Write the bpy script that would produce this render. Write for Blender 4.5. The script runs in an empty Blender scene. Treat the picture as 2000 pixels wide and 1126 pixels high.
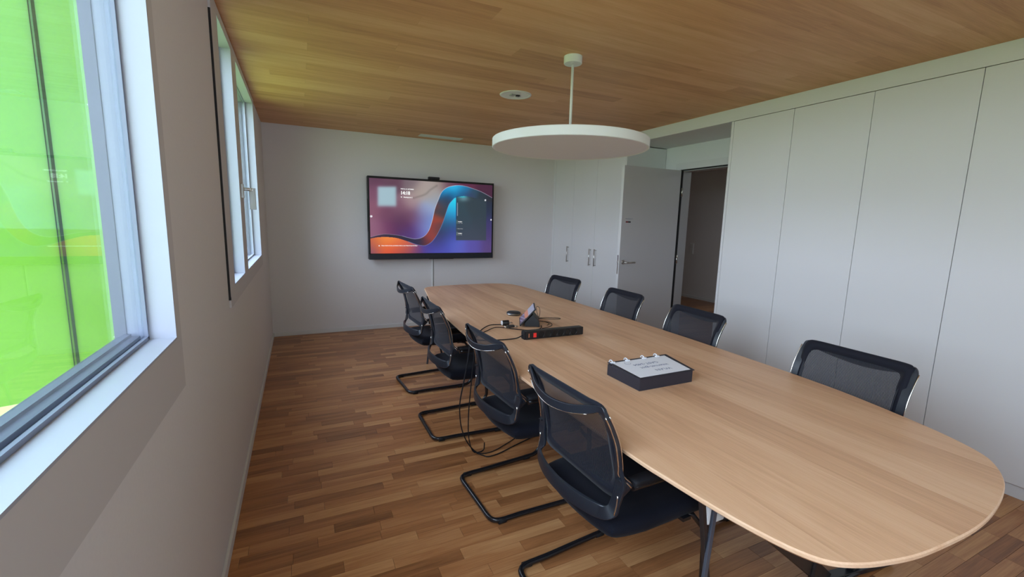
import bpy, bmesh, math, random
import numpy as np
from mathutils import Vector, Matrix
from math import sin, cos, pi, radians
random.seed(7)
sc = bpy.context.scene
COL = sc.collection

# ---------------------------------------------------------------- camera
CX, CZ = 0.3342, 1.4645
YAW, PITCH, ROLL, FPX = 0.44942, -0.15188, 0.02524, 863.67
fw = Vector((sin(YAW)*cos(PITCH), cos(YAW)*cos(PITCH), sin(PITCH)))
rt = fw.cross(Vector((0, 0, 1))).normalized(); up = rt.cross(fw)
r2 = rt*cos(ROLL)+up*sin(ROLL); u2 = -rt*sin(ROLL)+up*cos(ROLL)
cd = bpy.data.cameras.new('camera'); cam = bpy.data.objects.new('camera', cd); COL.objects.link(cam)
cd.sensor_width = 36.0; cd.lens = FPX/2000*36; cd.clip_start = 0.02; cd.clip_end = 300
M = Matrix((r2, u2, -fw)).transposed().to_4x4(); M.translation = (CX, 0, CZ)
cam.matrix_world = M
sc.camera = cam

# ---------------------------------------------------------------- world, light, exposure
SKY = 10.0
Y_NEAR = -1.4
w = bpy.data.worlds.new('overcast_sky'); sc.world = w; w.use_nodes = True
nt = w.node_tree; nt.nodes.clear()
o_ = nt.nodes.new('ShaderNodeOutputWorld'); bg = nt.nodes.new('ShaderNodeBackground')
tc = nt.nodes.new('ShaderNodeTexCoord'); sx = nt.nodes.new('ShaderNodeSeparateXYZ'); rp = nt.nodes.new('ShaderNodeValToRGB')
nt.links.new(tc.outputs['Generated'], sx.inputs[0]); nt.links.new(sx.outputs['Z'], rp.inputs[0])
rp.color_ramp.elements[0].position = 0.0; rp.color_ramp.elements[0].color = (0.73, 0.83, 1.0, 1)
rp.color_ramp.elements[1].position = 0.8; rp.color_ramp.elements[1].color = (0.60, 0.73, 1.0, 1)
nt.links.new(rp.outputs[0], bg.inputs[0]); bg.inputs[1].default_value = SKY
nt.links.new(bg.outputs[0], o_.inputs[0])

def area(name, loc, rot, sxx, syy, power, col=(1, 1, 1), portal=False):
    l = bpy.data.lights.new(name, 'AREA'); l.shape = 'RECTANGLE'; l.size = sxx; l.size_y = syy
    l.energy = power; l.color = col
    if portal: l.cycles.is_portal = True
    o = bpy.data.objects.new(name, l); COL.objects.link(o); o.location = loc; o.rotation_euler = rot
    return o
# window portals (only steer the sky's own light); local -Z points into the room (+X)
area('window_portal', (-0.13, 0.30, 1.77), (0, -pi/2, 0), 1.33, 2.42, 1, portal=True)
area('window_portal', (1.3, Y_NEAR-.02, 1.65), (pi/2, 0, 0), .8, 1.5, 1, portal=True)
area('window_portal', (-0.13, 3.77, 1.765), (0, -pi/2, 0), 1.37, 1.98, 1, portal=True)
# unseen area light added to brighten the corridor, no fitting modelled
area('corridor_fill_light', (6.2, 3.2, 2.47), (0, 0, 0), 0.6, 0.6, 10, (0.88, 0.97, 1.0))

sc.view_settings.view_transform = 'Standard'; sc.view_settings.look = 'None'
sc.view_settings.exposure = 0.0; sc.view_settings.gamma = 1.0; sc.view_settings.use_curve_mapping = False

# ---------------------------------------------------------------- material helpers
def srgb(r, g, b):
    f = lambda c: ((c/255)/12.92 if c/255 <= .04045 else (((c/255)+.055)/1.055)**2.4)
    return (f(r), f(g), f(b), 1)
MATS = {}
def mat(name, col, rough=0.5, metal=0.0, spec=0.5, noise=0.0, bump=0.0, nscale=40, emit=None, estr=1, sheen=0, trans=0, coat=0, stretch=None):
    m = bpy.data.materials.new(name); m.use_nodes = True; MATS[name] = m
    n = m.node_tree; b = n.nodes['Principled BSDF']
    b.inputs['Base Color'].default_value = col if len(col) == 4 else (*col, 1)
    b.inputs['Roughness'].default_value = rough; b.inputs['Metallic'].default_value = metal
    b.inputs['Specular IOR Level'].default_value = spec
    b.inputs['Transmission Weight'].default_value = trans
    b.inputs['Coat Weight'].default_value = coat
    b.inputs['Sheen Weight'].default_value = sheen
    if emit:
        b.inputs['Emission Color'].default_value = emit; b.inputs['Emission Strength'].default_value = estr
    if noise or bump:
        t = n.nodes.new('ShaderNodeTexCoord'); nz = n.nodes.new('ShaderNodeTexNoise')
        nz.inputs['Scale'].default_value = nscale; nz.inputs['Detail'].default_value = 6
        if stretch:
            mp = n.nodes.new('ShaderNodeMapping'); mp.inputs['Scale'].default_value = stretch
            n.links.new(t.outputs['Object'], mp.inputs[0]); n.links.new(mp.outputs[0], nz.inputs[0])
        else: n.links.new(t.outputs['Object'], nz.inputs[0])
        if noise:
            mx = n.nodes.new('ShaderNodeMix'); mx.data_type = 'RGBA'
            c = col[:3]
            mx.inputs[6].default_value = (*[x*(1-noise) for x in c], 1); mx.inputs[7].default_value = (*[min(1, x*(1+noise)) for x in c], 1)
            n.links.new(nz.outputs[0], mx.inputs[0]); n.links.new(mx.outputs[2], b.inputs['Base Color'])
        if bump:
            bp = n.nodes.new('ShaderNodeBump'); bp.inputs['Strength'].default_value = bump; bp.inputs['Distance'].default_value = 0.002
            n.links.new(nz.outputs[0], bp.inputs['Height']); n.links.new(bp.outputs[0], b.inputs['Normal'])
    return m

def wood(name, dark, mid, light, axis, rough=0.4, tone=0.35, fig=1.0, spec=0.4, bump=0.1):
    """grain along axis (0=x,1=y); per-piece tone and offset from the face attribute 'rnd'"""
    m = bpy.data.materials.new(name); m.use_nodes = True; MATS[name] = m
    n = m.node_tree; N = n.nodes; L = n.links; b = N['Principled BSDF']
    b.inputs['Roughness'].default_value = rough; b.inputs['Specular IOR Level'].default_value = spec
    g = N.new('ShaderNodeNewGeometry'); at = N.new('ShaderNodeAttribute'); at.attribute_name = 'rnd'
    off = N.new('ShaderNodeVectorMath'); off.operation = 'SCALE'; off.inputs['Scale'].default_value = 37.0
    L.new(at.outputs['Color'], off.inputs[0])
    add = N.new('ShaderNodeVectorMath'); add.operation = 'ADD'
    L.new(g.outputs['Position'], add.inputs[0]); L.new(off.outputs[0], add.inputs[1])
    def noise(scale, st, detail=4, dist=0.0, rgh=.5):
        mp = N.new('ShaderNodeMapping'); mp.inputs['Scale'].default_value = st
        L.new(add.outputs[0], mp.inputs[0]); z = N.new('ShaderNodeTexNoise'); z.inputs['Scale'].default_value = scale
        z.inputs['Detail'].default_value = detail; z.inputs['Distortion'].default_value = dist; z.inputs['Roughness'].default_value = rgh
        L.new(mp.outputs[0], z.inputs[0]); return z.outputs[0]
    a, c = (1, 1) if False else (None, None)
    st1 = (0.6, 7, 7) if axis == 0 else (7, 0.6, 7)
    st2 = (1.0, 40, 40) if axis == 0 else (40, 1.0, 40)
    n1 = noise(2.2, st1, 5, 1.2*fig, .6); n2 = noise(4.5, st2, 4, .3, .6)
    def mth(op, x, y):
        k = N.new('ShaderNodeMath'); k.operation = op
        for i, v in enumerate((x, y)):
            if isinstance(v, (int, float)): k.inputs[i].default_value = v
            else: L.new(v, k.inputs[i])
        return k.outputs[0]
    sep = N.new('ShaderNodeSeparateColor'); L.new(at.outputs['Color'], sep.inputs[0])
    t = mth('ADD', mth('MULTIPLY', n1, 0.75), mth('MULTIPLY', n2, 0.45))
    t = mth('ADD', mth('SUBTRACT', t, 0.1), mth('MULTIPLY', mth('SUBTRACT', sep.outputs[0], 0.5), tone*2))
    r = N.new('ShaderNodeValToRGB'); e = r.color_ramp.elements
    e[0].position = 0.12; e[0].color = dark; e[1].position = 0.88; e[1].color = light
    k = e.new(0.5); k.color = mid
    L.new(t, r.inputs[0]); L.new(r.outputs[0], b.inputs['Base Color'])
    if bump:
        bp = N.new('ShaderNodeBump'); bp.inputs['Strength'].default_value = bump; bp.inputs['Distance'].default_value = 0.0008
        L.new(n2, bp.inputs['Height']); L.new(bp.outputs[0], b.inputs['Normal'])
    return m

def schlick(n, f0):
    """two-sided Schlick reflectance (the same from both faces of a thin pane)"""
    g = n.nodes.new('ShaderNodeNewGeometry'); d = n.nodes.new('ShaderNodeVectorMath'); d.operation = 'DOT_PRODUCT'
    n.links.new(g.outputs['Normal'], d.inputs[0]); n.links.new(g.outputs['Incoming'], d.inputs[1])
    prev = d.outputs['Value']
    for op, v in (('ABSOLUTE', None), ('SUBTRACT', 1.0), ('POWER', 5.0), ('MULTIPLY', 1-f0), ('ADD', f0)):
        k = n.nodes.new('ShaderNodeMath'); k.operation = op
        if op == 'SUBTRACT': k.inputs[0].default_value = v; n.links.new(prev, k.inputs[1])
        else:
            n.links.new(prev, k.inputs[0])
            if v is not None: k.inputs[1].default_value = v
        prev = k.outputs[0]
    return prev
def glassmat(name, tint=(1, 1, 1, 1)):
    m = bpy.data.materials.new(name); m.use_nodes = True; MATS[name] = m
    n = m.node_tree; n.nodes.clear()
    o = n.nodes.new('ShaderNodeOutputMaterial'); t = n.nodes.new('ShaderNodeBsdfTransparent'); g = n.nodes.new('ShaderNodeBsdfGlossy')
    mx = n.nodes.new('ShaderNodeMixShader')
    t.inputs[0].default_value = tint; g.inputs['Roughness'].default_value = 0.0
    n.links.new(schlick(n, .04), mx.inputs[0]); n.links.new(t.outputs[0], mx.inputs[1]); n.links.new(g.outputs[0], mx.inputs[2])
    n.links.new(mx.outputs[0], o.inputs[0]); return m

def greenglass(name):
    m = bpy.data.materials.new(name); m.use_nodes = True; MATS[name] = m
    n = m.node_tree; n.nodes.clear()
    o = n.nodes.new('ShaderNodeOutputMaterial'); t = n.nodes.new('ShaderNodeBsdfTransparent'); tl = n.nodes.new('ShaderNodeBsdfTranslucent')
    gl = n.nodes.new('ShaderNodeBsdfGlossy')
    m1 = n.nodes.new('ShaderNodeMixShader'); m2 = n.nodes.new('ShaderNodeMixShader')
    t.inputs[0].default_value = (0.22, 0.32, 0.34, 1)
    tl.inputs[0].default_value = (0.43, 0.66, 0.11, 1)
    gl.inputs['Roughness'].default_value = 0.15
    m1.inputs[0].default_value = 0.55
    n.links.new(t.outputs[0], m1.inputs[1]); n.links.new(tl.outputs[0], m1.inputs[2])
    n.links.new(schlick(n, .03), m2.inputs[0]); n.links.new(m1.outputs[0], m2.inputs[1]); n.links.new(gl.outputs[0], m2.inputs[2])
    n.links.new(m2.outputs[0], o.inputs[0]); return m

def meshfabric(name):
    """fine vertical threads with see-through gaps"""
    m = bpy.data.materials.new(name); m.use_nodes = True; MATS[name] = m
    n = m.node_tree; N = n.nodes; L = n.links; b = N['Principled BSDF']
    b.inputs['Base Color'].default_value = (0.010, 0.012, 0.020, 1); b.inputs['Roughness'].default_value = 0.6
    b.inputs['Sheen Weight'].default_value = 0.08
    at = N.new('ShaderNodeUVMap'); at.uv_map = 'UVMap'
    sp = N.new('ShaderNodeSeparateXYZ'); L.new(at.outputs[0], sp.inputs[0])
    k = N.new('ShaderNodeMath'); k.operation = 'MULTIPLY'; k.inputs[1].default_value = 2*pi*82; L.new(sp.outputs[0], k.inputs[0])
    s = N.new('ShaderNodeMath'); s.operation = 'SINE'; L.new(k.outputs[0], s.inputs[0])
    r = N.new('ShaderNodeMapRange'); L.new(s.outputs[0], r.inputs[0]); r.inputs[1].default_value = -0.2; r.inputs[2].default_value = 0.6
    r.inputs[3].default_value = 0.98; r.inputs[4].default_value = 0.62
    L.new(r.outputs[0], b.inputs['Alpha'])
    return m

WALL = mat('wall_paint', (0.80, 0.775, 0.765), 0.85, spec=.2, noise=.03, bump=.15, nscale=90)
CASE = mat('casing_paint', (0.66, 0.635, 0.63), 0.6, spec=.3)
WHITE = mat('white_lacquer', (0.80, 0.80, 0.79), 0.42, spec=.35, noise=.01, nscale=3)
TRIM = mat('trim_white', (0.76, 0.76, 0.75), 0.5, spec=.35)
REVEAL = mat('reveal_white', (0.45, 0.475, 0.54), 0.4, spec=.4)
DOORM = mat('door_grey', (0.55, 0.54, 0.545), 0.4, spec=.35)
ALU = mat('window_aluminium', (0.23, 0.26, 0.34), 0.5)
ALUD = mat('window_dark_metal', (0.07, 0.08, 0.12), 0.5)
GAP = mat('black_gasket', (0.012, 0.012, 0.013), 0.7)
STEEL = mat('brushed_steel', (0.58, 0.56, 0.52), 0.28, metal=1.0)
CHROME = mat('polished_edge', (0.8, 0.76, 0.7), 0.15, metal=1.0)
BLKTUBE = mat('black_tube', (0.012, 0.012, 0.014), 0.25, spec=.6)
PLAST = mat('slate_plastic', (0.015, 0.019, 0.027), 0.34, spec=.5, bump=.05, nscale=300)
FABRIC = mat('navy_fabric', (0.006, 0.007, 0.013), 0.85, spec=.2, sheen=.05, noise=.15, bump=.3, nscale=400)
HEM = mat('hem_fabric', (0.007, 0.008, 0.015), 0.8, spec=.25, sheen=.08, bump=.2, nscale=400)
MESHF = meshfabric('thread_mesh')
BLK = mat('black_plastic', (0.012, 0.012, 0.013), 0.4, spec=.5)
BLKM = mat('matt_black', (0.012, 0.012, 0.014), 0.7, spec=.3)
TVB = mat('tv_bezel', (0.018, 0.020, 0.028), 0.4, spec=.4)
LEGM = mat('leg_steel', (0.014, 0.015, 0.018), 0.35, spec=.6)
RUB = mat('rubber', (0.008, 0.008, 0.008), 0.8)
LAMPW = mat('lamp_white', (0.84, 0.85, 0.83), 0.45, spec=.3)
LAMPD = mat('lamp_diffuser', (0.85, 0.83, 0.88), 0.6, spec=.2)
PAPER = mat('paper', (0.80, 0.82, 0.86), 0.8, spec=.1)
BIND = mat('binder_cover', (0.028, 0.028, 0.040), 0.45, spec=.4, bump=.1, nscale=200)
CLEAR = mat('clear_plastic', (0.8, 0.82, 0.85), 0.15, spec=.6)
RED = mat('red_switch', (0.55, 0.02, 0.02), 0.35, emit=(1, .05, .04, 1), estr=.25)
ORNG = mat('orange_tag', (0.55, 0.2, 0.1), 0.6)
GLASS = glassmat('window_glass', (0.93, 0.95, 0.94, 1))
GREEN = greenglass('green_glass')
PEN = mat('ink_grey', (0.16, 0.19, 0.30), 0.8)
GRASS = mat('grass', (0.22, 0.31, 0.06), 0.9, noise=.25, nscale=6)
INK = mat('screen_white', (0, 0, 0), .5, emit=(1, 1, 1, 1), estr=0.95)
FLOORW = wood('oak_parquet', srgb(112, 70, 40), srgb(176, 118, 72), srgb(214, 162, 108), 0, rough=.33, tone=.20, spec=.45)
CEILW = wood('oak_ceiling', srgb(184, 128, 86), srgb(218, 164, 114), srgb(236, 190, 142), 0, rough=.5, tone=.14, fig=.4)
TABLEW = wood('oak_table', srgb(188, 140, 106), srgb(222, 177, 138), srgb(240, 203, 167), 1, rough=.42, tone=.27, fig=.6, spec=.35)

# ---------------------------------------------------------------- mesh helpers
def tag(o, label=None, cat=None, group=None, kind=None):
    if label: o['label'] = label
    if cat: o['category'] = cat
    if group: o['group'] = group
    if kind: o['kind'] = kind
    return o
def empty(name, loc=(0, 0, 0), rz=0, **k):
    o = bpy.data.objects.new(name, None); COL.objects.link(o); o.location = loc; o.rotation_euler = (0, 0, rz)
    o.empty_display_size = .1
    return tag(o, **k)
def link(name, bm, m, parent=None, smooth=False, bev=0, seg=2, rnd=None, recalc=True, autosm=None):
    if recalc: bmesh.ops.recalc_face_normals(bm, faces=bm.faces)
    me = bpy.data.meshes.new(name); bm.to_mesh(me); bm.free()
    ms = m if isinstance(m, (list, tuple)) else [m]
    for x in ms: me.materials.append(x)
    if smooth: me.polygons.foreach_set('use_smooth', [True]*len(me.polygons))
    if rnd is not None:
        a = me.attributes.new('rnd', 'FLOAT_COLOR', 'FACE')
        a.data.foreach_set('color', [v for _ in range(len(me.polygons)) for v in (*rnd, 1.0)])
    o = bpy.data.objects.new(name, me); COL.objects.link(o)
    if parent is not None: o.parent = parent
    if bev:
        b = o.modifiers.new('bevel', 'BEVEL'); b.width = bev; b.segments = seg; b.limit_method = 'ANGLE'; b.angle_limit = radians(40)
        if smooth is False and seg > 1:
            pass
    return o
def box(bm, x0, x1, y0, y1, z0, z1, mi=0):
    v = [bm.verts.new(p) for p in ((x0, y0, z0), (x1, y0, z0), (x1, y1, z0), (x0, y1, z0), (x0, y0, z1), (x1, y0, z1), (x1, y1, z1), (x0, y1, z1))]
    for f in ((0, 3, 2, 1), (4, 5, 6, 7), (0, 1, 5, 4), (1, 2, 6, 5), (2, 3, 7, 6), (3, 0, 4, 7)):
        bm.faces.new([v[i] for i in f]).material_index = mi
    return v
def bxo(name, dims, m, parent=None, bev=0, seg=2, rnd=None):
    bm = bmesh.new()
    for d in (dims if isinstance(dims[0], (list, tuple)) else [dims]): box(bm, *d)
    return link(name, bm, m, parent, bev=bev, seg=seg, rnd=rnd)
def cyl(bm, p0, p1, r0, r1=None, n=24, cap=True):
    r1 = r0 if r1 is None else r1
    p0 = Vector(p0); p1 = Vector(p1); d = (p1-p0).normalized()
    a = d.orthogonal().normalized(); b = d.cross(a)
    A = [bm.verts.new(p0+(a*cos(t)+b*sin(t))*r0) for t in [2*pi*i/n for i in range(n)]]
    B = [bm.verts.new(p1+(a*cos(t)+b*sin(t))*r1) for t in [2*pi*i/n for i in range(n)]]
    for i in range(n):
        f = bm.faces.new((A[i], A[(i+1) % n], B[(i+1) % n], B[i])); f.smooth = True
    if cap: bm.faces.new(A[::-1]); bm.faces.new(B)
def lathe(bm, prof, c, n=64):
    rings = []
    for r, z in prof:
        rings.append([bm.verts.new((c[0]+r*cos(2*pi*i/n), c[1]+r*sin(2*pi*i/n), z)) for i in range(n)] if r > 1e-6 else [bm.verts.new((c[0], c[1], z))])
    for A, B in zip(rings, rings[1:]):
        for i in range(n):
            j = (i+1) % n
            q = [A[i % len(A)], A[j % len(A)], B[j % len(B)], B[i % len(B)]]
            u = []
            for v in q:
                if v not in u: u.append(v)
            if len(u) > 2: bm.faces.new(u)
def catmull(P, sub=6, closed=False):
    P = [np.array(p, float) for p in P]; n = len(P); out = []
    rng = range(n if closed else n-1)
    for i in rng:
        if closed: a, b, c, d = P[(i-1) % n], P[i], P[(i+1) % n], P[(i+2) % n]
        else: a, b, c, d = P[max(i-1, 0)], P[i], P[i+1], P[min(i+2, n-1)]
        for k in range(sub):
            t = k/sub
            out.append(.5*((2*b)+(-a+c)*t+(2*a-5*b+4*c-d)*t*t+(-a+3*b-3*c+d)*t**3))
    if not closed: out.append(P[-1])
    return out
def tube(bm, pts, r, n=10, closed=False, sub=0):
    if sub: pts = catmull(pts, sub, closed)
    pts = [Vector(p) for p in pts]; N = len(pts); rings = []; prev = None
    for i, p in enumerate(pts):
        t = (pts[(i+1) % N]-pts[i-1]) if closed else (pts[min(i+1, N-1)]-pts[max(i-1, 0)])
        t.normalize()
        a = (prev-t*prev.dot(t)).normalized() if prev is not None else t.orthogonal().normalized()
        prev = a; b = t.cross(a)
        rings.append([bm.verts.new(p+(a*cos(2*pi*k/n)+b*sin(2*pi*k/n))*r) for k in range(n)])
    for i in range(N if closed else N-1):
        A, B = rings[i], rings[(i+1) % N]
        for k in range(n):
            bm.faces.new((A[k], A[(k+1) % n], B[(k+1) % n], B[k])).smooth = True
    if not closed: bm.faces.new(rings[0][::-1]); bm.faces.new(rings[-1])
def ribbon(bm, ctl, sub=6, closed=False):
    """ctl: rows (pos3, A3, B3): rectangular section spanned by +-A, +-B"""
    C = catmull([np.concatenate(c) for c in ctl], sub, closed); rings = []
    for c in C:
        p, A, B = Vector(c[:3]), Vector(c[3:6]), Vector(c[6:9])
        rings.append([bm.verts.new(q) for q in (p-A-B*.7, p-A*.9-B, p+A*.9-B, p+A-B*.7, p+A+B*.7, p+A*.9+B, p-A*.9+B, p-A+B*.7)])
    N = len(rings)
    for i in range(N if closed else N-1):
        X, Y = rings[i], rings[(i+1) % N]
        for k in range(8): bm.faces.new((X[k], X[(k+1) % 8], Y[(k+1) % 8], Y[k])).smooth = True
    if not closed: bm.faces.new(rings[0][::-1]); bm.faces.new(rings[-1])
def text(name, s, size, mtx, m, parent, extr=0.0003, bold=0.0, align='LEFT', label=None, xs=1.0):
    cu = bpy.data.curves.new(name, 'FONT'); cu.body = s; cu.size = size; cu.extrude = extr; cu.offset = bold; cu.align_x = align; cu.resolution_u = 3
    t = bpy.data.objects.new(name, cu); COL.objects.link(t)
    dg = bpy.context.evaluated_depsgraph_get(); me = bpy.data.meshes.new_from_object(t.evaluated_get(dg))
    bpy.data.objects.remove(t); me.materials.clear(); me.materials.append(m)
    o = bpy.data.objects.new(name, me); COL.objects.link(o); o.parent = parent
    if xs != 1.0: me.transform(Matrix.Diagonal((xs, 1, 1, 1)))
    o.matrix_local = mtx
    return o
def copy_tree(o, parent=None):
    c = o.copy(); COL.objects.link(c)
    if parent is not None: c.parent = parent; c.matrix_parent_inverse = o.matrix_parent_inverse.copy()
    for ch in list(o.children): copy_tree(ch, c)
    return c

# ---------------------------------------------------------------- setting
D, W, H, HC = 5.946, 3.866, 2.5, 2.388
YN, YL, WN, Y0 = 2.861, 4.285, 4.476, -1.4
XC = 7.5   # far corridor wall
T = .12
W1 = (-0.9, 1.505, 1.11, 2.43); W2 = (2.785, 4.755, 1.083, 2.445)
bm = bmesh.new()
ys = [Y0, W1[0], W1[1], W2[0], W2[1], D]
box(bm, -T, 0, ys[0], ys[1], 0, H); box(bm, -T, 0, ys[2], ys[3], 0, H); box(bm, -T, 0, ys[4], ys[5]+.12, 0, H)
for a in (W1, W2):
    box(bm, -T, 0, a[0], a[1], 0, a[2]); box(bm, -T, 0, a[0], a[1], a[3], H)
tag(link('wall_left', bm, WALL), kind='structure')
tag(bxo('wall_back', (0, W+.65, D, D+.12, 0, H), WALL), kind='structure')
tag(bxo('wall_near', [(-T, .90, Y0-.12, Y0, 0, H), (1.70, W+.65, Y0-.12, Y0, 0, H), (.90, 1.70, Y0-.12, Y0, 0, .90), (.90, 1.70, Y0-.12, Y0, 2.40, H)], WALL), kind='structure')
# right-hand wall behind the cabinets, with the doorway hole
DY0, DY1, DH = 3.135, 4.034, 2.113
bm = bmesh.new()
box(bm, WN, WN+.13, Y0, DY0, 0, H); box(bm, WN, WN+.13, DY1, D, 0, H); box(bm, WN, WN+.13, DY0, DY1, DH, H)
tag(link('wall_right', bm, WHITE), kind='structure')
tag(bxo('trim_1', (W, W+.02, Y0, D, HC, H-.002), WHITE), kind='structure', label='long white fascia strip between cabinet tops and timber ceiling')
tag(bxo('trim_2', (W+.02, WN, YN, YL, HC+.0, HC+.02), TRIM), kind='structure', label='white soffit over the recessed doorway')
tag(bxo('baseboard_left', (0, .012, Y0, D, 0, .05), TRIM, bev=.002), kind='structure')
tag(bxo('baseboard_back', (.012, W, D-.012, D, 0, .05), TRIM, bev=.002), kind='structure')
tag(bxo('baseboard_right', [(W+.03, W+.045, Y0, YN, 0, .079), (W+.03, W+.045, YL, D, 0, .079)], TRIM), kind='structure')
# corridor
bm = bmesh.new()
box(bm, XC, XC+.1, 1.5, 9.5, 0, H); box(bm, WN+.13, XC, 9.5, 9.6, 0, H); box(bm, WN+.13, XC, 1.4, 1.5, 0, H); box(bm, WN+.131, WN+.2, D, 9.5, 0, H)
tag(link('wall_corridor', bm, WALL), kind='structure')
tag(bxo('ceiling_corridor', (WN+.13, XC, 1.5, 9.5, H, H+.02), WALL), kind='structure')

# floor: base slab plus oak strips along x
floor = tag(bxo('floor', [(-T, WN+.13, Y0, D+.1, -.05, -.0085), (WN+.13, XC+.1, 1.4, 9.6, -.05, -.0085)], GAP), kind='structure')
def project(p):
    v = Vector(p)-Vector((CX, 0, CZ)); z = v.dot(fw)
    if z < .05: return None
    return 1000+FPX*v.dot(r2)/z, 563-FPX*v.dot(u2)/z, z
def pieces(parent, name, rects, z0, z1, m, limit=300, gap=.0006):
    sc_ = []
    for r in rects:
        c = ((r[0]+r[1])/2, (r[2]+r[3])/2, (z0+z1)/2); q = project(c); s = 0
        if q and -60 < q[0] < 2060 and -60 < q[1] < 1186: s = (r[1]-r[0])*(r[3]-r[2])*abs(CZ-c[2])/q[2]**3
        sc_.append((s, r))
    sc_.sort(key=lambda a: -a[0])
    rest = bmesh.new(); attr = []
    for k, (s, r) in enumerate(sc_):
        rn = (random.random(), random.random(), random.random())
        dz = random.uniform(0, .0003)
        if k < limit and s > 0:
            b = bmesh.new(); cx, cy = (r[0]+r[1])/2, (r[2]+r[3])/2; hx, hy = (r[1]-r[0])/2-gap, (r[3]-r[2])/2-gap
            box(b, -hx, hx, -hy, hy, z0, z1-dz)
            o = link(name, b, m, parent, rnd=rn); o.location = (cx, cy, 0)
        else:
            box(rest, r[0]+gap, r[1]-gap, r[2]+gap, r[3]-gap, z0, z1-dz); attr += [rn]*6
    if attr:
        me = bpy.data.meshes.new('remaining_'+name+'s'); bmesh.ops.recalc_face_normals(rest, faces=rest.faces); rest.to_mesh(me); rest.free(); me.materials.append(m)
        a = me.attributes.new('rnd', 'FLOAT_COLOR', 'FACE'); a.data.foreach_set('color', [v for t in attr for v in (*t, 1.0)])
        o = bpy.data.objects.new('remaining_'+name+'s', me); COL.objects.link(o); o.parent = parent; o['kind'] = 'stuff'
def rows(x0, x1, y0, y1, wd, lmin, lmax):
    R = []; y = y0
    while y < y1-.001:
        yy = min(y+wd, y1); x = x0-random.uniform(0, lmax)
        while x < x1:
            xx = x+random.uniform(lmin, lmax)
            if x1-xx < .06: xx = x1
            if xx > x0+.02: R.append((max(x, x0), min(xx, x1), y, yy))
            x = xx
        y = yy
    return R
R = rows(0.0, W+.03, Y0, D, .066, .25, .55)+rows(W+.03, WN+.13, YN, YL, .066, .3, .55)
R += rows(WN+.13, XC, 1.5, 9.5, .20, 1.2, 1.8)
pieces(floor, 'parquet_strip', R, -.0085, 0, FLOORW)
ceil = tag(bxo('ceiling', (-T, W+.65, Y0-.1, D+.1, H, H+.04), GAP), kind='structure')
CR = []
y = 1.479-.137*22; k = 0
ends = {0: 2.83, 1: 3.47, 2: 1.95}
while y < D:
    row = round((y-1.479)/.137)
    e = {0: 2.83, 1: 3.42+.1*sin(row*1.7), 2: 1.9+.7*sin(row*2.3)}[row % 3]
    xs = [x for x in (e-2.4, e) if .15 < x < W-.15]; xs = [0]+xs+[W]
    for a, b in zip(xs, xs[1:]):
        if min(y+.137, D) > max(y, Y0): CR.append((a, b, max(y, Y0), min(y+.137, D)))
    y += .137
pieces(ceil, 'ceiling_board', CR, H-.004, H, CEILW, gap=.0003)

# outside
tag(bxo('lawn', (-60, -T-.02, -60, 60, -.6, -.5), GRASS), label='bright green lawn outside the window', cat='grass', kind='stuff')

# ---------------------------------------------------------------- windows
def window(n, name, label, openings, hole, casing_y):
    y0, y1, z0, z1 = hole
    t = empty(name, (0, (y0+y1)/2, z0), label=label, kind='structure'); C = t.location.copy()
    def P(nm, dims, m, parent=t, bev=0, off=C):
        dd = dims if isinstance(dims[0], (list, tuple)) else [dims]
        return bxo(nm, [(a-off.x, b-off.x, c-off.y, d-off.y, e-off.z, f-off.z) for a, b, c, d, e, f in dd], m, parent, bev=bev)
    cy0, cy1, cz0, cz1 = casing_y
    P('window_casing', [(0, .010, cy0, y0, cz0, cz1), (0, .010, y1, cy1, cz0, cz1), (0, .010, y0, y1, cz0, z0), (0, .010, y0, y1, z1, cz1)], CASE)
    for k, (a, b) in enumerate(openings):
        if k: P('mullion', (-.10, .010, openings[k-1][1], a, z0, z1), CASE)
        j = .006
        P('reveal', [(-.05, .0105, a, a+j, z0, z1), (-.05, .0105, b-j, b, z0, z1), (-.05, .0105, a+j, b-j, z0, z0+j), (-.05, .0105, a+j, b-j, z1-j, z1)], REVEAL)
        j = .010
        P('sash', [(-.096, -.0505, a, a+j, z0, z1), (-.096, -.0505, b-j, b, z0, z1), (-.096, -.0505, a+j, b-j, z0, z0+j), (-.096, -.0505, a+j, b-j, z1-j, z1)], ALU)
        j = .014
        P('outer_rebate', [(-.122, -.0965, a, a+j, z0, z1), (-.122, -.0965, b-j, b, z0, z1), (-.122, -.0965, a+j, b-j, z0, z0+j), (-.122, -.0965, a+j, b-j, z1-j, z1)], ALUD)
        P('glass_pane', (-.064, -.060, a+.01, b-.01, z0+.01, z1-.01), GLASS)
    return t, C, P
w1, C1, P1 = window(1, 'window_1', 'large near window with white reveal, green panels outside', [(W1[0], W1[1])], W1, (W1[0]-.05, 1.556, .955, 2.49))
w2, C2, P2 = window(2, 'window_2', 'far window in two narrow lights with a steel handle', [(2.785, 3.305), (3.515, 4.755)], W2, (2.612, 4.86, .99, 2.49))
w3 = empty('fill_window', (1.30, Y0, .9), kind='structure', label='added window behind the camera that brightens the room')  # unseen window, added to let in more light for walls and table
j = .03
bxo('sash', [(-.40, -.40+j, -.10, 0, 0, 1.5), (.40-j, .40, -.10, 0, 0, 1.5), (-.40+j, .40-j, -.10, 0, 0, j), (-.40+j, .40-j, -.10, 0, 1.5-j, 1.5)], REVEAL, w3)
bxo('glass_pane', (-.38, .38, -.056, -.052, .02, 1.48), GLASS, w3)
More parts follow.
